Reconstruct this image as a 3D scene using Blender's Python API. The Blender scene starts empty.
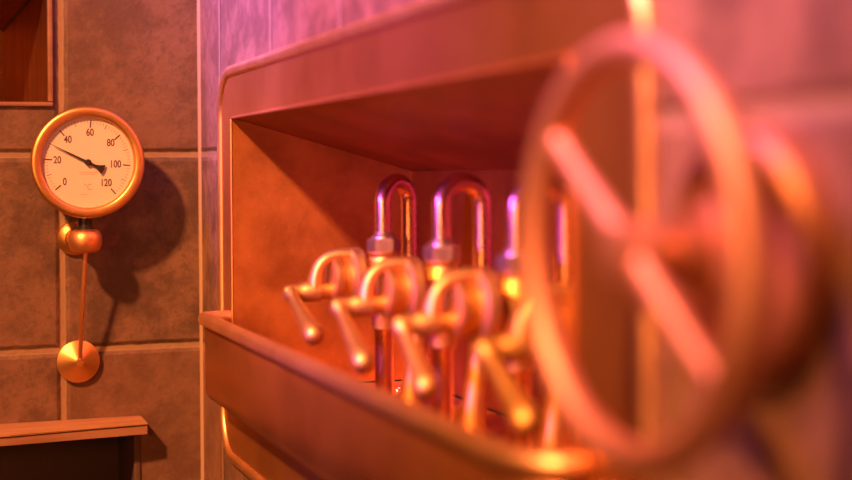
import bpy, bmesh, math, random
from mathutils import Vector, Matrix
random.seed(4)
S = bpy.context.scene
C = S.collection
PI = math.pi
EYE = 1.5                       # camera height above the floor
XW = 0.362                      # plane of the right-hand wall
YW = 1.9                        # plane of the far wall

# ------------------------------------------------------------------ materials
def nt(name):
    m = bpy.data.materials.new(name); m.use_nodes = True
    t = m.node_tree; t.nodes.clear()
    o = t.nodes.new('ShaderNodeOutputMaterial'); b = t.nodes.new('ShaderNodeBsdfPrincipled')
    t.links.new(b.outputs[0], o.inputs[0])
    return m, t, b
def N(t, kind, **kw):
    n = t.nodes.new(kind)
    for k, v in kw.items(): setattr(n, k, v)
    return n
def inp(t, sock, v):
    if hasattr(v, 'is_output'): t.links.new(v, sock)
    else: sock.default_value = v
def M(t, op, a, b=0.0, c=0.0):
    n = N(t, 'ShaderNodeMath', operation=op)
    inp(t, n.inputs[0], a); inp(t, n.inputs[1], b); inp(t, n.inputs[2], c)
    return n.outputs[0]
def mixc(t, f, a, b, bt='MIX'):
    n = N(t, 'ShaderNodeMix', data_type='RGBA', blend_type=bt)
    inp(t, n.inputs[0], f)
    inp(t, n.inputs[6], a if hasattr(a, 'is_output') else (*a, 1)); inp(t, n.inputs[7], b if hasattr(b, 'is_output') else (*b, 1))
    return n.outputs[2]
def ramp(t, v, a, b, lo=0.0, hi=1.0):
    n = N(t, 'ShaderNodeMapRange', interpolation_type='SMOOTHSTEP')
    inp(t, n.inputs[0], v); inp(t, n.inputs[1], a); inp(t, n.inputs[2], b); inp(t, n.inputs[3], lo); inp(t, n.inputs[4], hi)
    return n.outputs[0]
def noise(t, vec, scale, detail=4, rough=.55):
    n = N(t, 'ShaderNodeTexNoise'); n.inputs['Scale'].default_value = scale
    n.inputs['Detail'].default_value = detail; n.inputs['Roughness'].default_value = rough
    t.links.new(vec, n.inputs['Vector']); return n.outputs['Fac']
def bump(t, b, h, strength=.3, dist=.002):
    n = N(t, 'ShaderNodeBump'); n.inputs['Strength'].default_value = strength; n.inputs['Distance'].default_value = dist
    t.links.new(h, n.inputs['Height']); t.links.new(n.outputs[0], b.inputs['Normal'])

def tile_material(name, axis, off, k=1.0):
    """square-set stone tiles 0.242 m high, 0.25 m wide, in wall coordinates"""
    m, t, b = nt(name)
    geo = N(t, 'ShaderNodeTexCoord').outputs['Object']
    sp = N(t, 'ShaderNodeSeparateXYZ'); t.links.new(geo, sp.inputs[0])
    u = M(t, 'DIVIDE', M(t, 'SUBTRACT', sp.outputs[axis], off[0]), off[2])
    v = M(t, 'DIVIDE', M(t, 'SUBTRACT', sp.outputs[2], off[1]), off[3])
    fu, fv = M(t, 'FRACT', u), M(t, 'FRACT', v)
    wob = M(t, 'MULTIPLY', M(t, 'SUBTRACT', noise(t, geo, 60, 3), .5), .003)
    du = M(t, 'MULTIPLY', M(t, 'MINIMUM', fu, M(t, 'SUBTRACT', 1.0, fu)), off[2])
    dv = M(t, 'MULTIPLY', M(t, 'MINIMUM', fv, M(t, 'SUBTRACT', 1.0, fv)), off[3])
    d = M(t, 'ADD', M(t, 'MINIMUM', du, dv), wob)
    tile = ramp(t, d, .0026, .0043)
    cid = N(t, 'ShaderNodeCombineXYZ')
    t.links.new(M(t, 'FLOOR', u), cid.inputs[0]); t.links.new(M(t, 'FLOOR', v), cid.inputs[1])
    wn = N(t, 'ShaderNodeTexWhiteNoise', noise_dimensions='3D'); t.links.new(cid.outputs[0], wn.inputs['Vector'])
    big = noise(t, geo, 16, 8, .68); fine = noise(t, geo, 85, 6, .7)
    col = mixc(t, ramp(t, big, .38, .62), (.085*k, .044*k, .026*k), (.185*k, .098*k, .062*k))
    col = mixc(t, M(t, 'MULTIPLY', ramp(t, fine, .48, .66), .6), col, (.075*k, .040*k, .026*k))
    col = mixc(t, M(t, 'MULTIPLY', wn.outputs['Value'], .45), col, (.17*k, .075*k, .045*k))
    grout = mixc(t, noise(t, geo, 120, 3), (.24, .15, .085), (.34, .22, .13))
    t.links.new(mixc(t, tile, grout, col), b.inputs['Base Color'])
    rg = M(t, 'ADD', .42, M(t, 'MULTIPLY', fine, .3)); t.links.new(rg, b.inputs['Roughness'])
    h = M(t, 'ADD', ramp(t, d, .002, .009), M(t, 'MULTIPLY', M(t, 'ADD', fine, M(t, 'MULTIPLY', big, 2.0)), .30))
    bump(t, b, h, .8, .004)
    return m

def metal(name, c1, c2, rough=.3, nscale=30, bstr=.05, speck=0.0, spread=.15, stretch=None, metallic=1.0):
    m, t, b = nt(name)
    geo = N(t, 'ShaderNodeTexCoord').outputs['Object']
    if stretch:
        mp = N(t, 'ShaderNodeMapping'); mp.inputs['Scale'].default_value = stretch
        t.links.new(geo, mp.inputs[0]); vec = mp.outputs[0]
    else: vec = geo
    n1 = noise(t, vec, nscale, 5, .6); n2 = noise(t, vec, nscale * 9, 4, .6)
    col = mixc(t, ramp(t, n1, .3, .7), c1, c2)
    if speck:
        sp = noise(t, geo, 420, 2, .5)
        col = mixc(t, M(t, 'MULTIPLY', ramp(t, sp, .66, .76), speck), col, (.98, .80, .55))
    t.links.new(col, b.inputs['Base Color'])
    b.inputs['Metallic'].default_value = metallic
    t.links.new(M(t, 'ADD', rough - spread / 2, M(t, 'MULTIPLY', n1, spread)), b.inputs['Roughness'])
    if bstr: bump(t, b, n2, bstr, .001)
    return m
def plain(name, c, rough=.5, metallic=0.0):
    m, t, b = nt(name)
    geo = N(t, 'ShaderNodeTexCoord').outputs['Object']
    n = noise(t, geo, 60, 3)
    t.links.new(mixc(t, n, tuple(x * .93 for x in c), c), b.inputs['Base Color'])
    b.inputs['Roughness'].default_value = rough; b.inputs['Metallic'].default_value = metallic
    return m

MT_FAR = tile_material('tile_far', 0, (.18875 - .25, EYE + .0268, .25, .2418))
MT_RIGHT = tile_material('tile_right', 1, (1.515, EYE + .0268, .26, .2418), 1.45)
COPPER = metal('copper_sheet', (.82, .37, .14), (.93, .46, .20), .46, 7, .04, 0, .14)
COPPER_LINER = metal('copper_liner', (.54, .205, .065), (.80, .335, .11), .54, 14, .22, .45, .16)
COPPER_HOOD = metal('copper_shaded', (.24, .085, .032), (.36, .14, .05), .48, 12, .12, 0, .14)  # recess shade darkened into the copper colour of hood and back panels
COPPER_TROUGH = metal('copper_trough_sheet', (.54, .22, .07), (.68, .30, .10), .42, 7, .04, 0, .14)
COPPER_FACE = metal('copper_face', (.62, .265, .082), (.72, .335, .11), .48, 7, .04, 0, .12)
COPPER_PIPE = metal('copper_pipe', (.93, .46, .26), (.97, .56, .36), .27, 20, .02, 0, .08)
COPPER_DARK = metal('copper_dark', (.40, .16, .08), (.56, .25, .13), .45, 9, .08, 0, .18, (6, 6, .6))
BRASS = metal('brass_cast', (.74, .42, .12), (.84, .50, .155), .52, 40, .10, 0, .12)
BRASS_SPUN = metal('brass_spun', (.72, .39, .13), (.80, .45, .16), .42, 30, .05, 0, .10)
BRASS_EDGE = metal('brass_bead', (.84, .46, .20), (.92, .54, .26), .46, 20, .03, 0, .08)
STEEL = metal('nut_metal', (.50, .36, .24), (.66, .48, .32), .42, 60, .12)
WHEELM = metal('wheel_copper', (.76, .37, .22), (.84, .44, .28), .58, 18, .06, 0, .12)
DIAL = plain('dial_cream', (.68, .60, .50), .6)
INK = plain('dial_ink', (.09, .03, .03), .5)
FAINT = plain('dial_faint_print', (.42, .33, .26), .6)
BLACK = plain('black_paint', (.02, .015, .015), .4)
LEDGEM = metal('ledge_timber', (.34, .16, .08), (.48, .26, .14), .6, 8, .2, 0, .1, (.6, 8, 8), 0.0)
ALCM = metal('alcove_lining', (.30, .26, .29), (.42, .37, .40), .40, 6, .05, 0, .1, (5, 5, .5), .2)
APRON = metal('apron_timber', (.22, .10, .055), (.30, .15, .085), .6, 8, .2, 0, .1, (.6, 8, 8), 0.0)
RECESS = metal('recess_shade', (.060, .028, .018), (.09, .042, .027), .6, 6, .1, 0, .1, None, 0.0)  # near-black brown with the full shadow under the ledge painted in
FLOORM = plain('floor_tile', (.22, .14, .10), .5)
def glass_material():
    m, t, b = nt('gauge_glass'); t.nodes.remove(b)
    out = [n for n in t.nodes if n.type == 'OUTPUT_MATERIAL'][0]
    tr = N(t, 'ShaderNodeBsdfTransparent'); gl = N(t, 'ShaderNodeBsdfGlossy'); gl.inputs['Roughness'].default_value = .03
    lw = N(t, 'ShaderNodeLayerWeight'); lw.inputs['Blend'].default_value = .5
    mx = N(t, 'ShaderNodeMixShader')
    t.links.new(M(t, 'ADD', .02, M(t, 'MULTIPLY', M(t, 'POWER', lw.outputs['Facing'], 5.0), .6)), mx.inputs[0]); t.links.new(tr.outputs[0], mx.inputs[1]); t.links.new(gl.outputs[0], mx.inputs[2])
    t.links.new(mx.outputs[0], out.inputs[0]); return m
GLASS = glass_material()

# ------------------------------------------------------------------ builders
def obj(name, bm, mat, parent=None, smooth=True, angle=35, loc=None):
    bmesh.ops.recalc_face_normals(bm, faces=bm.faces)
    me = bpy.data.meshes.new(name); bm.to_mesh(me); bm.free()
    me.materials.append(mat)
    if smooth:
        for p in me.polygons: p.use_smooth = True
        me.set_sharp_from_angle(angle=math.radians(angle))
    o = bpy.data.objects.new(name, me); C.objects.link(o)
    if parent: o.parent = parent
    if loc: o.location = loc
    return o
def thing(name, label, cat, loc, group=None):
    o = bpy.data.objects.new(name, None); C.objects.link(o); o.location = loc
    o.empty_display_size = .02
    o['label'] = label; o['category'] = cat
    if group: o['group'] = group
    return o
def structure(o): o['kind'] = 'structure'; return o
def add_box(bm, lo, hi, bev=0.0, seg=2):
    g = bmesh.ops.create_cube(bm, size=1)
    for v in g['verts']:
        v.co = Vector([lo[i] + (v.co[i] + .5) * (hi[i] - lo[i]) for i in range(3)])
    if bev:
        es = list({e for v in g['verts'] for e in v.link_edges})
        bmesh.ops.bevel(bm, geom=es, offset=bev, segments=seg, profile=.5, affect='EDGES')
def basis(axis):
    a = Vector(axis).normalized()
    u = a.orthogonal().normalized()
    if abs(a.z) < .9: u = Vector((0, 0, 1)).cross(a).normalized()
    return a, u, a.cross(u).normalized()
def add_lathe(bm, prof, origin, axis, n=40):
    """prof: list of (distance along axis, radius)"""
    a, u, w = basis(axis); o = Vector(origin); rings = []
    for d, r in prof:
        if r < 1e-6: rings.append([bm.verts.new(o + a * d)])
        else: rings.append([bm.verts.new(o + a * d + (u * math.cos(2*PI*k/n) + w * math.sin(2*PI*k/n)) * r) for k in range(n)])
    for A, B in zip(rings, rings[1:]):
        for k in range(n):
            k2 = (k + 1) % n
            if len(A) == 1 and len(B) == 1: continue
            if len(A) == 1: bm.faces.new((A[0], B[k2], B[k]))
            elif len(B) == 1: bm.faces.new((A[k], A[k2], B[0]))
            else: bm.faces.new((A[k], A[k2], B[k2], B[k]))
    for R in (rings[0], rings[-1]):
        if len(R) > 1: bm.faces.new(R)
def add_tube(bm, pts, rad, n=16, closed=False, up=None, flat=1.0, caps=True):
    """sweep along pts; rad a number or list; flat scales the section along 'up'"""
    P = [Vector(p) for p in pts]; m = len(P)
    if not hasattr(rad, '__len__'): rad = [rad] * m
    rings = []; ref = None
    for i in range(m):
        if closed: tg = P[(i+1) % m] - P[i-1]
        else: tg = P[min(i+1, m-1)] - P[max(i-1, 0)]
        tg.normalize()
        if up is not None: s = Vector(up)
        elif ref is None: s = tg.orthogonal()
        else: s = ref
        s = (s - tg * s.dot(tg)).normalized(); ref = s
        w = tg.cross(s)
        rings.append([bm.verts.new(P[i] + (s * math.cos(2*PI*k/n) * flat + w * math.sin(2*PI*k/n)) * rad[i]) for k in range(n)])
    pairs = list(zip(rings, rings[1:])) + ([(rings[-1], rings[0])] if closed else [])
    for A, B in pairs:
        for k in range(n):
            bm.faces.new((A[k], A[(k+1) % n], B[(k+1) % n], B[k]))
    if not closed and caps:
        bm.faces.new(rings[0]); bm.faces.new(rings[-1])
def add_sphere(bm, c, r, seg=20):
    bmesh.ops.create_uvsphere(bm, u_segments=seg, v_segments=seg // 2, radius=r, matrix=Matrix.Translation(c))
def bez(pts, n=12):
    """Catmull-Rom through pts"""
    P = [Vector(p) for p in pts]; P = [P[0]*2-P[1]] + P + [P[-1]*2-P[-2]]; out = []
    for i in range(1, len(P)-2):
        for k in range(n):
            s = k / n; a, b, c, d = P[i-1:i+3]
            out.append(.5*((2*b)+(c-a)*s+(2*a-5*b+4*c-d)*s*s+(3*b-a-3*c+d)*s**3))
    out.append(P[-2]); return out
def grid_wall(us, vs, hole, to3):
    """faces of a wall with rectangular holes; hole(u,v) -> True to skip"""
    bm = bmesh.new(); V = {}
    def vert(i, j):
        if (i, j) not in V: V[i, j] = bm.verts.new(to3(us[i], vs[j]))
        return V[i, j]
    for i in range(len(us)-1):
        for j in range(len(vs)-1):
            if hole((us[i]+us[i+1])/2, (vs[j]+vs[j+1])/2): continue
            bm.faces.new((vert(i, j), vert(i+1, j), vert(i+1, j+1), vert(i, j+1)))
    return bm
def thicken(bm, vec):
    faces = list(bm.faces)
    g = bmesh.ops.extrude_face_region(bm, geom=faces)
    for v in g['geom']:
        if isinstance(v, bmesh.types.BMVert): v.co += Vector(vec)

# ------------------------------------------------------------------ the room
ALC_X0, ALC_X1, ALC_Z0, ALC_Z1 = -.36, .1755, EYE + .090, EYE + .245     # alcove opening in the far wall
HAT_X0, HAT_X1, HAT_Z0, HAT_Z1 = -.50, .278, EYE - .80, EYE - .3185     # recess under the ledge
N_Y0, N_Y1, N_Z0, N_Z1 = .775, 1.695, EYE - .262, EYE + .066            # copper niche in the right wall
bm = grid_wall(sorted([-1.6, HAT_X0, ALC_X0, ALC_X1, HAT_X1, XW]), sorted([0, HAT_Z0, HAT_Z1, ALC_Z0, ALC_Z1, 2.7]),
    lambda u, v: (ALC_X0 < u < ALC_X1 and ALC_Z0 < v < ALC_Z1) or (HAT_X0 < u < HAT_X1 and HAT_Z0 < v < HAT_Z1),
    lambda u, v: (u, YW, v))
thicken(bm, (0, .02, 0)); structure(obj('wall_back', bm, MT_FAR, smooth=False))
bm = grid_wall([-1.4, N_Y0, N_Y1, YW], [0, N_Z0, N_Z1, 2.7], lambda u, v: N_Y0 < u < N_Y1 and N_Z0 < v < N_Z1, lambda u, v: (XW, u, v))
thicken(bm, (.02, 0, 0)); structure(obj('wall_right', bm, MT_RIGHT, smooth=False))
bm = bmesh.new(); add_box(bm, (-1.6, -1.4, -.02), (XW, YW, 0)); structure(obj('floor', bm, FLOORM, smooth=False))
bm = bmesh.new(); add_tube(bm, [(XW + .0008, YW + .0002, z) for z in (0, 1, 2.7)], .0042, 10)
structure(obj('trim_1', bm, plain('corner_grout', (.40, .27, .17), .7)))

# alcove in the far wall (upper left): splayed side, sloping hood
al = thing('wall_alcove', 'copper-lined alcove set into the tiled wall, above and left of the round thermometer', 'alcove', (-.09, YW, ALC_Z0))
def P(x, y, z): return Vector((x + .09, y - YW, z - ALC_Z0))
bx0, bx1, yb = -.325, .1395, 2.2
zt0, zt1 = EYE + .2425, EYE + .2085
bm = bmesh.new(); q = [bm.verts.new(P(*c)) for c in ((ALC_X1-.003, YW+.0, ALC_Z0), (bx1, yb, ALC_Z0), (bx1, yb, zt1), (ALC_X1-.003, YW, zt0))]; bm.faces.new(q); obj('side_panel', bm, COPPER_DARK, al, smooth=False); bm = bmesh.new()
q = [bm.verts.new(P(*c)) for c in ((ALC_X0+.003, YW, ALC_Z0), (bx0, yb, ALC_Z0), (bx0, yb, zt1), (ALC_X0+.003, YW, zt0))]; bm.faces.new(q)
obj('side_panel', bm, ALCM, al, smooth=False)
bm = bmesh.new(); bm.faces.new([bm.verts.new(P(*c)) for c in ((bx0, yb, ALC_Z0), (bx1, yb, ALC_Z0), (bx1, yb, zt1), (bx0, yb, zt1))]); obj('back_panel', bm, COPPER_HOOD, al, smooth=False)
bm = bmesh.new()
bm.faces.new([bm.verts.new(P(*c)) for c in ((ALC_X0+.003, YW, zt0), (ALC_X1-.003, YW, zt0), (bx1, yb, zt1), (bx0, yb, zt1))])
obj('hood', bm, COPPER_DARK, al, smooth=False)
bm = bmesh.new(); add_tube(bm, [P(ALC_X1-.004, YW+.004, zt0-.001), P(bx1-.001, yb-.002, zt1-.001)], .0018, 8); obj('hood_seam', bm, BLACK, al)
bm = bmesh.new(); bm.faces.new([bm.verts.new(P(*c)) for c in ((ALC_X0+.003, YW, ALC_Z0), (ALC_X1-.003, YW, ALC_Z0), (bx1, yb, ALC_Z0), (bx0, yb, ALC_Z0))]); obj('sill', bm, COPPER_DARK, al, smooth=False)
bm = bmesh.new()
for lo, hi in (((ALC_X1-.003, YW-.006, ALC_Z0+.0022), (ALC_X1+.0035, YW+.004, ALC_Z1+.006)), ((ALC_X0-.006, YW-.006, ALC_Z0-.0035), (ALC_X1+.0035, YW+.004, ALC_Z0+.002)),
               ((ALC_X0-.006, YW-.006, ALC_Z0+.0022), (ALC_X0+.003, YW+.004, ALC_Z1+.006)), ((ALC_X0-.006, YW-.006, zt0-.002), (ALC_X1+.0035, YW+.004, ALC_Z1+.006))):
    add_box(bm, tuple(P(*lo)), tuple(P(*hi)), .002)
obj('frame', bm, APRON, al)

# ledge with the recess under it (lower left)
lg = thing('wall_ledge', 'brown ledge jutting from the tiled wall over a dark recess, below the thermometer rosette', 'ledge', (0, YW, HAT_Z1))
bm = bmesh.new()
zt, zb = EYE - .3030 - HAT_Z1, EYE - .3080 - HAT_Z1
pl = [(-.55, 0), (.2835, 0), (.2845, -.036), (.12, -.055), (-.55, -.080)]
tv = [bm.verts.new((x, y, zt + .002 * (y > -.01))) for x, y in pl]; bv = [bm.verts.new((x + (.003 if x > .2 else 0), y, zb)) for x, y in pl]
bm.faces.new(tv); bm.faces.new(bv[::-1])
for k in range(5): bm.faces.new((tv[k], tv[(k+1) % 5], bv[(k+1) % 5], bv[k]))
bmesh.ops.bevel(bm, geom=[e for e in bm.edges], offset=.0012, segments=2, affect='EDGES')
obj('ledge_top', bm, LEDGEM, lg, angle=25)
bm = bmesh.new(); z1, z0 = EYE - .3094 - HAT_Z1, EYE - .3190 - HAT_Z1
pa = [(-.55, -.0005), (.2860, -.0005), (.2860, -.0345), (.12, -.0525), (-.55, -.0775)]
tv = [bm.verts.new((x, y, z1)) for x, y in pa]; bv = [bm.verts.new((x, y - .001 * (y < -.01), z0)) for x, y in pa]
bm.faces.new(tv); bm.faces.new(bv[::-1])
for k in range(5): bm.faces.new((tv[k], tv[(k+1) % 5], bv[(k+1) % 5], bv[k]))
obj('apron', bm, APRON, lg, smooth=False)
bm = bmesh.new(); add_box(bm, (-.55, -.030, z1 - .0003), (.27, -.0005, zb + .0003)); obj('shadow_gap_strip', bm, RECESS, lg, smooth=False)  # dark strip added to stand for the shadow gap below the ledge top
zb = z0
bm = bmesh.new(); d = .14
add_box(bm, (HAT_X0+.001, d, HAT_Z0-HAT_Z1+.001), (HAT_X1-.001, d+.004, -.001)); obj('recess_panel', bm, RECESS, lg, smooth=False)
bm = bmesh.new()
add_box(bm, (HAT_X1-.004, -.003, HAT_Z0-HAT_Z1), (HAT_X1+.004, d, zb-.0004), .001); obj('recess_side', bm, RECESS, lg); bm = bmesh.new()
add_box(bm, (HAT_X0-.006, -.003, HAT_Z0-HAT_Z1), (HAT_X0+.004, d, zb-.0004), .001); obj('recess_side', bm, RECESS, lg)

# ------------------------------------------------------------------ copper niche in the right wall
ni = thing('copper_niche', 'copper-lined niche with a rounded beaded frame, recessed in the tiled right wall', 'niche', (XW, 1.246, EYE - .33))
O = Vector((XW, 1.246, EYE - .33))
def L3(x, y, z): return Vector((x, y, EYE + z)) - O
def rrect(y0, y1, z0, z1, r, n=10):
    out = []
    for cy, cz, a0 in ((y1-r, z1-r, 0), (y0+r, z1-r, PI/2), (y0+r, z0+r, PI), (y1-r, z0+r, 1.5*PI)):
        for k in range(n+1):
            a = a0 + PI/2*k/n; out.append((cy + r*math.cos(a), cz + r*math.sin(a)))
    return out
BY0, BY1, BZ0, BZ1, BR = .685, 1.758, -.3256, .1195, .055
outer = rrect(BY0, BY1, BZ0, BZ1, BR)
bm = bmesh.new()
xo = XW - .003
ov = [bm.verts.new(L3(xo, y, z)) for y, z in outer]
iv = [bm.verts.new(L3(xo, y, z)) for y, z in ((N_Y1-.001, .0655), (N_Y0+.001, .0655), (N_Y0+.001, N_Z0-EYE+.001), (N_Y1-.001, N_Z0-EYE+.001))]
es = [bm.edges.new((ov[k], ov[(k+1) % len(ov)])) for k in range(len(ov))] + [bm.edges.new((iv[k], iv[(k+1) % 4])) for k in range(4)]
bmesh.ops.triangle_fill(bm, edges=es, use_beauty=True)
thicken(bm, (.0026, 0, 0))
obj('face_plate', bm, COPPER_FACE, ni, smooth=False)
bm = bmesh.new(); add_tube(bm, [L3(XW - .0012, y, z) for y, z in outer], .0065, 14, closed=True, up=(1, 0, 0)); obj('bead_trim', bm, BRASS_EDGE, ni)
# liner: end panels, sloping hood, back
zh, xb, zf = .0027, .5765, -.2445
for y in (N_Y1-.0015, N_Y0+.0015):
    bm = bmesh.new(); bm.faces.new([bm.verts.new(L3(*c)) for c in ((XW-.003, y, .0655), (xb, y, zh), (xb, y, zf), (XW+.0005, y, zf), (XW-.003, y, -.2))])
    obj('end_panel', bm, COPPER_LINER, ni, smooth=False)
bm = bmesh.new(); bm.faces.new([bm.verts.new(L3(*c)) for c in ((XW-.003, N_Y0+.0015, .0655), (XW-.003, N_Y1-.0015, .0655), (xb, N_Y1-.0015, zh), (xb, N_Y0+.0015, zh))]); obj('hood', bm, COPPER_HOOD, ni, smooth=False)
bm = bmesh.new(); bm.faces.new([bm.verts.new(L3(*c)) for c in ((xb, N_Y0+.0015, zh), (xb, N_Y1-.0015, zh), (xb, N_Y1-.0015, zf), (xb, N_Y0+.0015, zf))]); obj('back_panel', bm, COPPER_HOOD, ni, smooth=False)
bm = bmesh.new()      # folded lip round the opening
lip = [(N_Y1-.001, zf), (N_Y1-.001, .0655), (N_Y0+.001, .0655), (N_Y0+.001, zf)]
add_tube(bm, [L3(XW-.004, y, z) for y, z in lip[:2]], .0014, 8); add_tube(bm, [L3(XW-.004, y, z) for y, z in lip[1:3]], .0014, 8); add_tube(bm, [L3(XW-.004, y, z) for y, z in lip[2:]], .0014, 8)
obj('opening_lip', bm, COPPER, ni)

# trough along the niche
TO = Vector((XW, 1.246, EYE - .256))
tr = thing('copper_trough', 'long copper trough with a rolled rim, running under the row of brass taps', 'trough', TO)
TX, TY0, TY1 = .326, .760, 1.706
path = [(XW - .0045, TY1)]
for k in range(11):
    a = PI/2 * k/10; path.append((TX + .012 - .012*math.sin(a), TY1 - .012 + .012*math.cos(a)))
ra, rb_ = XW - .006 - TX, .055
for k in range(17):
    a = PI/2 * k/16; path.append((TX + ra - ra*math.cos(a), TY0 + rb_ - rb_*math.sin(a)))
path.append((XW - .0045, TY0))
def inset(p, o):
    cx = XW; s = max(0.0, (cx - p[0]) / (cx - TX)); cy = 1.246
    return (p[0] + o * s, p[1] + (o if p[1] < cy else -o) * (.6 if p[0] > TX + .004 else 0))
bm = bmesh.new(); rings = []
for o_, z in ((0, -.166), (0, -.243), (.001, -.248), (.004, -.253), (.010, -.2565)):
    rings.append([bm.verts.new(Vector((*inset(p, o_), EYE + z)) - TO) for p in path])
for A, B in zip(rings, rings[1:]):
    for k in range(len(path)-1): bm.faces.new((A[k], A[k+1], B[k+1], B[k]))
bm.faces.new(rings[-1])
fp = obj('front_panel', bm, COPPER_TROUGH, tr, angle=50)
sm = fp.modifiers.new('thickness', 'SOLIDIFY'); sm.thickness = .002; sm.offset = -1
bm = bmesh.new(); add_tube(bm, [Vector((x, y, EYE - .1635)) - TO for x, y in path], .008, 14); obj('rolled_rim', bm, BRASS_EDGE, tr)
bm = bmesh.new(); add_box(bm, tuple(Vector((TX + .006, N_Y0 + .004, EYE - .2505)) - TO), tuple(Vector((xb - .003, N_Y1 - .004, EYE - .2462)) - TO)); obj('trough_floor', bm, COPPER_LINER, tr, smooth=False)
bm = bmesh.new()      # small rough embossed patch on the floor near the far end
for k in range(26):
    add_sphere(bm, Vector((.525 + .05 * random.random(), 1.60 + .035 * random.random(), EYE - .2462)) - TO, .003 + .002 * random.random(), 10)
obj('embossed_patch', bm, COPPER_PIPE, tr)

# ------------------------------------------------------------------ draw-off taps
TAPX, TAPZ = .465, EYE - .0805
def make_tap():
    t = thing('brass_tap', '', 'tap', (TAPX, 0, TAPZ), 'brass draw-off taps in the niche')
    zs = -.037
    bm = bmesh.new()                                      # cast body: barrel along x, shoulder up to the nut, boss down to the outlet
    add_lathe(bm, [(-.022, .017), (-.018, .0215), (-.006, .0225), (.008, .0235), (.020, .021), (.032, .0165), (.044, .0155), (.050, .0135)], (0, 0, zs + .006), (1, 0, 0), 36)
    add_lathe(bm, [(-.036, .0225), (-.024, .0222), (-.014, .0185), (-.004, .0145), (.0, .0165), (.0015, .0165)], (0, 0, 0), (0, 0, 1), 32)
    add_lathe(bm, [(zs - .040, .0125), (zs - .030, .0135), (zs - .018, .0165), (zs, .018)], (0, 0, 0), (0, 0, 1), 32)
    obj('valve_body', bm, BRASS, t)
    bm = bmesh.new()                                      # bonnet: two lips with a groove between
    add_lathe(bm, [(-.057, .009), (-.0565, .0195), (-.0550, .0225), (-.0500, .0232), (-.0470, .0220), (-.0460, .0195), (-.0385, .0200), (-.0375, .0285), (-.0355, .0318), (-.0275, .0322), (-.0250, .0304), (-.0215, .018)], (0, 0, zs + .011), (1, 0, 0), 44)
    obj('bonnet', bm, BRASS, t)
    bm = bmesh.new(); add_lathe(bm, [(-.1045, .0), (-.104, .006), (-.100, .0078), (-.092, .0082), (-.086, .0088), (-.084, .0102), (-.068, .0104), (-.0665, .0085), (-.055, .0080)], (0, 0, zs), (1, 0, 0), 24)
    obj('spindle', bm, BRASS, t)
    bm = bmesh.new()                                      # curved arm from the spindle collar over the bonnet
    pts = bez([(-.0735, 0, zs + .002), (-.0728, 0, zs + .012), (-.0690, 0, zs + .0240), (-.0615, 0, zs + .0320), (-.0530, 0, zs + .0352), (-.0450, 0, zs + .0360), (-.0350, 0, zs + .0355)], 6)
    add_tube(bm, pts, [.0078 - .0022 * math.sin(PI * k / (len(pts)-1)) for k in range(len(pts))], 14, up=(0, 1, 0), flat=1.3)
    obj('yoke_arm', bm, BRASS, t)
    bm = bmesh.new()                                      # lever modelled pointing along -y from its pivot
    prof = [(-.0085, 0), (-.0078, .0042), (-.0045, .0076), (0, .0088), (.005, .0078), (.010, .0058), (.014, .0056), (.045, .0074), (.067, .0088), (.074, .0098), (.082, .0104), (.088, .0090), (.0915, .0055), (.0928, 0)]
    add_lathe(bm, prof, (0, 0, 0), (0, -1, 0), 24)
    obj('lever', bm, BRASS, t, loc=(-.0975, 0, zs - .001))
    bm = bmesh.new()
    g = bmesh.ops.create_cone(bm, cap_ends=True, segments=6, radius1=.0175, radius2=.0175, depth=.013, matrix=Matrix.Translation((0, 0, .008)) @ Matrix.Rotation(.25, 4, 'Z'))
    bmesh.ops.bevel(bm, geom=[e for e in bm.edges], offset=.0012, segments=2, affect='EDGES')
    add_lathe(bm, [(.014, .0125), (.017, .0120), (.019, .0092), (.0215, .0092)], (0, 0, 0), (0, 0, 1), 24)
    obj('hex_nut', bm, STEEL, t, angle=25)
    bm = bmesh.new(); r = .0215; zc = .0795 - .0072 - r
    pts = [(0, 0, .012), (0, 0, zc * .6)] + [(r - r * math.cos(PI*k/20), 0, zc + r * math.sin(PI*k/20)) for k in range(21)] + [(2*r, 0, zc * .6), (2*r, 0, -.016)]
    add_tube(bm, pts, .0085, 20, up=(0, 1, 0)); obj('swan_neck', bm, COPPER_PIPE, t)
    bm = bmesh.new()                                      # rear union that takes the swan neck
    add_lathe(bm, [(-.050, .013), (-.030, .0150), (-.020, .0165), (-.014, .0160), (-.009, .0125), (-.007, .0088)], (2*r, 0, 0), (0, 0, 1), 28)
    obj('rear_union', bm, BRASS, t)
    bm = bmesh.new(); add_lathe(bm, [(.034, .0110), (.100, .0110), (.1005, .017), (.1085, .017)], (0, 0, zs), (1, 0, 0), 28); obj('supply_pipe', bm, BRASS, t)
    bm = bmesh.new(); add_lathe(bm, [(-.160, .0085), (-.160, .0100), (-.110, .0098), (-.080, .0102), (-.076, .0120), (-.070, .0120), (-.064, .0100)], (0, 0, 0), (0, 0, 1), 28); obj('outlet_pipe', bm, COPPER_PIPE, t)
    bm = bmesh.new()
    pts = bez([(.036, 0, -.05), (.036, 0, -.085), (.033, 0, -.115), (.030, 0, -.140), (.028, 0, -.162)], 6)
    add_tube(bm, pts, [.0098 + .0042 * (k / (len(pts)-1)) ** 2 for k in range(len(pts))], 24); obj('drain_spout', bm, BRASS, t)
    return t
proto = make_tap()
def copy_tree(o, parent=None):
    c = o.copy(); C.objects.link(c)
    if parent: c.parent = parent
    for ch in list(o.children): copy_tree(ch, c)
    return c
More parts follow.
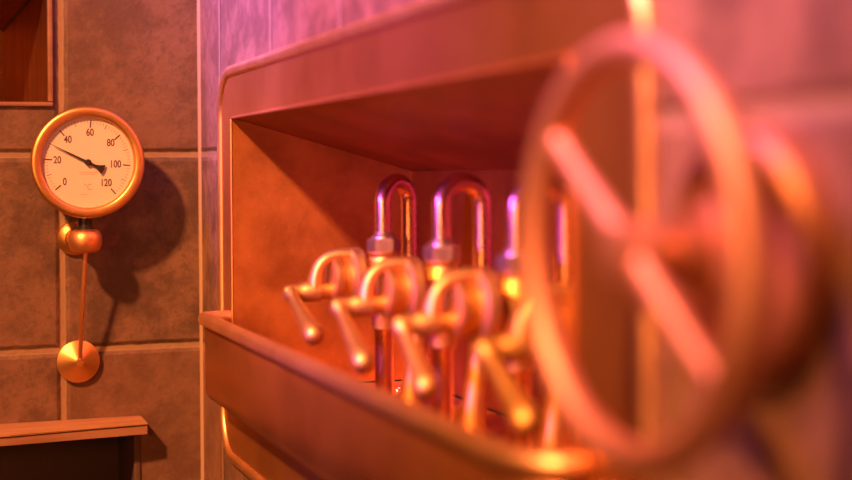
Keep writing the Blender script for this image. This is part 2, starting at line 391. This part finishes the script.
# y, lever angle below horizontal, lever size, swan neck twist, label
taps = [(1.459, 21, 1.10, 33, 'brass tap farthest from the spoked handwheel, at the far end of the row'),
        (1.285, 29, 1.00, 8, 'brass tap second from the thermometer wall, between the farthest tap and the third'),
        (1.108, 35, .86, 0, 'brass tap third from the thermometer wall, its lever just left of the handwheel rim'),
        (.931, 28, .95, 0, 'brass tap nearest the camera, mostly hidden behind the spoked handwheel')]
for i, (y, la, ls, tw, lab) in enumerate(taps):
    t = proto if i == 0 else copy_tree(proto)
    t.location = (TAPX, y, TAPZ); t['label'] = lab
    for ch in t.children:
        k = ch.name.split('.')[0]
        if k == 'lever': ch.rotation_euler = (math.radians(la), 0, 0); ch.scale = (1, ls, 1)
        if k == 'swan_neck': ch.rotation_euler = (0, 0, math.radians(tw))
        if k == 'rear_union':
            a = math.radians(tw); r2 = .043; ch.location = (r2*math.cos(a) - r2, r2*math.sin(a), 0)

# ------------------------------------------------------------------ handwheel on its wall flange
HX, HY, HZ, HR = .2955, .580, EYE - .0350, .0880
hw = thing('handwheel', 'large round copper handwheel with two spokes on a stepped wall flange, right of the taps', 'handwheel', (XW, HY, HZ))
hx = HX - XW
bm = bmesh.new(); add_tube(bm, [(hx, HR*math.cos(2*PI*k/72), HR*math.sin(2*PI*k/72)) for k in range(72)], .0080, 18, closed=True, up=(1, 0, 0)); obj('wheel_rim', bm, WHEELM, hw)
sa = math.radians(37)
for s in (1, -1):
    bm = bmesh.new()
    dv = Vector((0, s*math.cos(sa), s*math.sin(sa)))
    pts = [Vector((hx + .0, 0, 0)) + dv * (HR * q) for q in (.08, .2, .4, .6, .8, .93, .985)]
    add_tube(bm, pts, [.0088, .0085, .0074, .0066, .0064, .0070, .0080], 14, up=(1, 0, 0), flat=.75); obj('spoke', bm, WHEELM, hw)
for o in hw.children:                                     # the wheel sits a few degrees askew on its spindle
    rz = Matrix.Rotation(math.radians(3.5), 3, 'Z'); c = Vector((hx, 0, 0))
    o.rotation_euler = (0, 0, math.radians(3.5)); o.location = c - rz @ c
bm = bmesh.new(); add_lathe(bm, [(hx - .0085, 0), (hx - .0085, .006), (hx - .0078, .0075), (hx - .0070, .0125), (hx + .010, .0145), (hx + .013, .012)], (0, 0, 0), (1, 0, 0), 32); obj('hub', bm, WHEELM, hw)
bm = bmesh.new(); add_lathe(bm, [(hx + .006, .0075), (-.018, .0075)], (0, 0, 0), (1, 0, 0), 24); obj('spindle', bm, BRASS, hw)
bm = bmesh.new(); add_lathe(bm, [(-.046, .009), (-.045, .0135), (-.034, .0145), (-.032, .021), (-.028, .0235), (-.023, .024), (-.021, .034), (-.019, .047), (-.016, .054), (-.011, .0572), (-.004, .0575), (.0004, .056)], (0, 0, 0), (1, 0, 0), 56); obj('wall_flange', bm, metal('flange_copper', (.54, .24, .12), (.68, .33, .18), .58, 12, .06), hw)

# ------------------------------------------------------------------ thermometer on the far wall
GC = Vector((.2128, 1.835, EYE + .0168)); GR = .0672
th = thing('dial_thermometer', 'round brass dial thermometer reading about thirty, with its probe line to a brass rosette', 'thermometer', GC)
bm = bmesh.new(); add_lathe(bm, [(.034, 0), (.034, .050), (.030, .060), (.004, .0625), (.0, .0625), (-.0015, .0530)], (0, 0, 0), (0, 1, 0), 72); obj('case', bm, BRASS_SPUN, th)
bm = bmesh.new()
n = 96; prof = [(.010, .0645), (.003, .0668), (-.004, .0674), (-.0072, .0669), (-.0092, .0650), (-.0098, .0620), (-.0092, .0575), (-.0084, .0556), (-.0065, .0549), (-.0035, .0547), (-.0005, .0545), (.004, .0560)]
rings = [[bm.verts.new((r*math.cos(2*PI*k/n), d, r*math.sin(2*PI*k/n))) for k in range(n)] for d, r in prof]
for A, B in zip(rings, rings[1:] + rings[:1]):
    for k in range(n): bm.faces.new((A[k], A[(k+1) % n], B[(k+1) % n], B[k]))
obj('bezel', bm, BRASS_SPUN, th, angle=60)
bm = bmesh.new(); add_lathe(bm, [(-.0022, .0), (-.0022, .0544), (-.0012, .0544)], (0, 0, 0), (0, 1, 0), 72); dial = obj('dial', bm, DIAL, th, smooth=False)
YD = -.0024
def dirv(deg): a = math.radians(deg); return Vector((math.cos(a), 0, math.sin(a)))
def val_deg(v): return 225 - 2.25 * v - 4.5
def tick(bm, deg, r0, r1, w):
    d = dirv(deg); p = Vector((-d.z, 0, d.x)) * (w/2); y = Vector((0, YD, 0))
    bm.faces.new([bm.verts.new(c + y) for c in (d*r0 - p, d*r1 - p, d*r1 + p, d*r0 + p)])
for v in range(0, 121, 20):
    bm = bmesh.new(); tick(bm, val_deg(v), .0418, .0505, .0016); obj('major_tick', bm, INK, dial, smooth=False)
bm = bmesh.new()
for v in range(0, 121, 2):
    if v % 20: tick(bm, val_deg(v), .0445 if v % 10 == 0 else .0470, .0505, .0007 if v % 10 == 0 else .0004)
obj('minor_ticks', bm, INK, dial, smooth=False)
def text_mesh(name, s, size, pos, mat, parent, sx=.85, offset=0.0):
    cu = bpy.data.curves.new(name, 'FONT'); cu.body = s; cu.size = size; cu.align_x = 'CENTER'; cu.align_y = 'CENTER'; cu.offset = offset
    tmp = bpy.data.objects.new(name + '_tmp', cu); C.objects.link(tmp)
    dg = bpy.context.evaluated_depsgraph_get(); dg.update()
    me = bpy.data.meshes.new_from_object(tmp.evaluated_get(dg))
    bpy.data.objects.remove(tmp); bpy.data.curves.remove(cu)
    me.materials.clear(); me.materials.append(mat)
    me.transform(Matrix.Translation(pos) @ Matrix.Rotation(PI/2, 4, 'X') @ Matrix.Diagonal((sx, 1, 1, 1)))
    o = bpy.data.objects.new(name, me); C.objects.link(o); o.parent = parent; return o
for v in range(0, 121, 20):
    d = dirv(val_deg(v)) * (.0358 if v not in (100, 120) else .0328)
    text_mesh('numeral', str(v), .0122, (d.x, YD, d.z), INK, dial, .76, .00022)
text_mesh('unit_mark', '°C', .0112, (.0, YD, -.0300), FAINT, dial, .8)
for z, w in ((-.0118, .021), (-.0143, .017), (-.0385, .0062)):
    bm = bmesh.new(); x = -w/2 - (.006 if w < .01 else 0); xe = x + w
    while x < xe:
        l = .0012 + .0012*random.random(); add_box(bm, (x, YD, z - .0004), (x + l, YD + .0002, z + .0004)); x += l + .0005
    obj('fine_print', bm, FAINT, dial, smooth=False)
bm = bmesh.new()                                          # pointer
hd = dirv(val_deg(29.8)); hp = Vector((-hd.z, 0, hd.x))
def hv(a, b, y): return hd*a + hp*b + Vector((0, y, 0))
outl = [(.0445, .0003), (.010, .0011), (.0, .0016), (-.008, .0014), (-.013, .0026), (-.0200, .0062), (-.0205, .0030), (-.0208, 0), (-.0205, -.0030), (-.0200, -.0062), (-.013, -.0026), (-.008, -.0014), (0, -.0016), (.010, -.0011), (.0445, -.0003)]
f0 = [bm.verts.new(hv(a, b, -.0056)) for a, b in outl]; f1 = [bm.verts.new(hv(a, b, -.0048)) for a, b in outl]
bm.faces.new(f0); bm.faces.new(f1[::-1])
for k in range(len(outl)): bm.faces.new((f0[k], f0[(k+1) % len(outl)], f1[(k+1) % len(outl)], f1[k]))
add_lathe(bm, [(-.0072, 0), (-.0072, .0029), (-.0064, .0038), (-.0022, .0038)], (0, 0, 0), (0, 1, 0), 24)
obj('pointer', bm, BLACK, th, angle=30)
bm = bmesh.new(); add_lathe(bm, [(-.0080, 0), (-.0080, .0545), (-.0074, .0545), (-.0074, 0)], (0, 0, 0), (0, 1, 0), 64); obj('glass', bm, GLASS, th)
# stem, elbow, wall flange, probe line, rosette  (local coordinates)
def G(x, y, z): return Vector((x, y, EYE + z)) - GC
ex, ey, ez = .2105, 1.845, -.0772
bm = bmesh.new(); add_lathe(bm, [(.010, .0105), (.015, .0105), (.0155, .0085), (.034, .0085)], G(ex, ey, ez), (0, 0, 1), 24); obj('stem', bm, BLACK, th)
bm = bmesh.new(); add_lathe(bm, [(-.0150, .006), (-.0148, .0125), (-.0120, .0172), (-.006, .0198), (0, .0204), (.006, .0198), (.0105, .0172), (.0125, .0145), (.0132, .0105)], G(ex, ey, ez), (0, 0, 1), 40)
add_tube(bm, [G(ex, ey, ez), G(.206, 1.892, ez)], .0105, 20); obj('elbow', bm, COPPER, th)
bm = bmesh.new(); add_lathe(bm, [(-.0002, .0215), (-.004, .0215), (-.0065, .0200), (-.010, .0125), (-.012, .0115), (-.018, .0110)], G(.2035, YW, ez + .001), (0, 1, 0), 40); obj('wall_flange', bm, BRASS_SPUN, th)
bm = bmesh.new(); add_tube(bm, bez([G(ex, ey, ez - .012), G(ex - .001, 1.848, -.11), G(.2075, 1.862, -.17), G(.2070, 1.880, -.224)], 8), .0027, 12); obj('probe_line', bm, COPPER, th)
bm = bmesh.new(); add_lathe(bm, [(-.0004, .0250), (-.004, .0262), (-.007, .0260), (-.0185, .0058), (-.020, .0045), (-.024, .0040)], G(.2065, YW, -.2290), (0, 1, 0), 56); obj('rosette', bm, BRASS_SPUN, th, angle=25)

# ------------------------------------------------------------------ light
def area(name, loc, target, size, power, color, sy=None):
    l = bpy.data.lights.new(name, 'AREA'); l.energy = power; l.color = color; l.size = size
    if sy: l.shape = 'RECTANGLE'; l.size_y = sy
    o = bpy.data.objects.new(name, l); C.objects.link(o); o.location = loc
    o.rotation_euler = (Vector(target) - Vector(loc)).to_track_quat('-Z', 'Y').to_euler(); return o
def spot(name, loc, target, radius, power, color, size, blend=1.0):
    l = bpy.data.lights.new(name, 'SPOT'); l.energy = power; l.color = color; l.shadow_soft_size = radius
    l.spot_size = math.radians(size); l.spot_blend = blend
    o = bpy.data.objects.new(name, l); C.objects.link(o); o.location = loc
    o.rotation_euler = (Vector(target) - Vector(loc)).to_track_quat('-Z', 'Y').to_euler(); return o
WARM = (1, .35, .12)
spot('warm_lamp', (-1.5, -.2, EYE + 1.95), (.36, 1.2, EYE + .24), .10, 1280, WARM, 41)
area('warm_side_lamp', (-1.3, -.5, EYE + .14), (.4, 1.4, EYE - .05), 1.0, 19, (1, .34, .085), .35)
spot('magenta_lamp', (-1.2, .8, EYE + .42), (.465, 1.25, EYE + .07), .09, 260, (.46, .06, 1), 28)
spot('violet_wash', (-.30, 1.66, EYE + .78), (.36, 1.66, EYE + .32), .06, 175, (.40, .17, 1), 44)
spot('violet_wash', (-.30, .70, EYE + .78), (.36, .62, EYE + .32), .06, 120, (.60, .16, .70), 46)
w = bpy.data.worlds.new('room_glow'); S.world = w; w.use_nodes = True
t = w.node_tree; bg = t.nodes['Background']
sp = N(t, 'ShaderNodeSeparateXYZ'); t.links.new(N(t, 'ShaderNodeTexCoord').outputs['Generated'], sp.inputs[0])
t.links.new(mixc(t, ramp(t, sp.outputs[2], -.2, .8), (.30, .085, .03), (.70, .20, .16)), bg.inputs[0]); bg.inputs[1].default_value = .16

# ------------------------------------------------------------------ camera
f = 1500.0; yaw = math.atan(526/f); pitch = 0.0; roll = .0085
cam = bpy.data.cameras.new('camera'); co = bpy.data.objects.new('camera', cam); C.objects.link(co)
fw = Vector((math.sin(yaw)*math.cos(pitch), math.cos(yaw)*math.cos(pitch), math.sin(pitch)))
r0 = Vector((math.cos(yaw), -math.sin(yaw), 0)); u0 = r0.cross(fw)
rt = r0*math.cos(roll) - u0*math.sin(roll); up = u0*math.cos(roll) + r0*math.sin(roll)
mw = Matrix((( rt.x, up.x, -fw.x, 0), (rt.y, up.y, -fw.y, 0), (rt.z, up.z, -fw.z, EYE), (0, 0, 0, 1)))
co.matrix_world = mw
cam.sensor_width = 36; cam.lens = f/852*36; cam.clip_start = .02; cam.shift_y = -66.5/852
cam.dof.use_dof = True; cam.dof.focus_distance = 1.78; cam.dof.aperture_fstop = 2.9; cam.dof.aperture_blades = 0
S.camera = co
S.view_settings.view_transform = 'Standard'; S.view_settings.look = 'None'; S.view_settings.gamma = 1
S.view_settings.use_curve_mapping = False; S.view_settings.exposure = 0.0
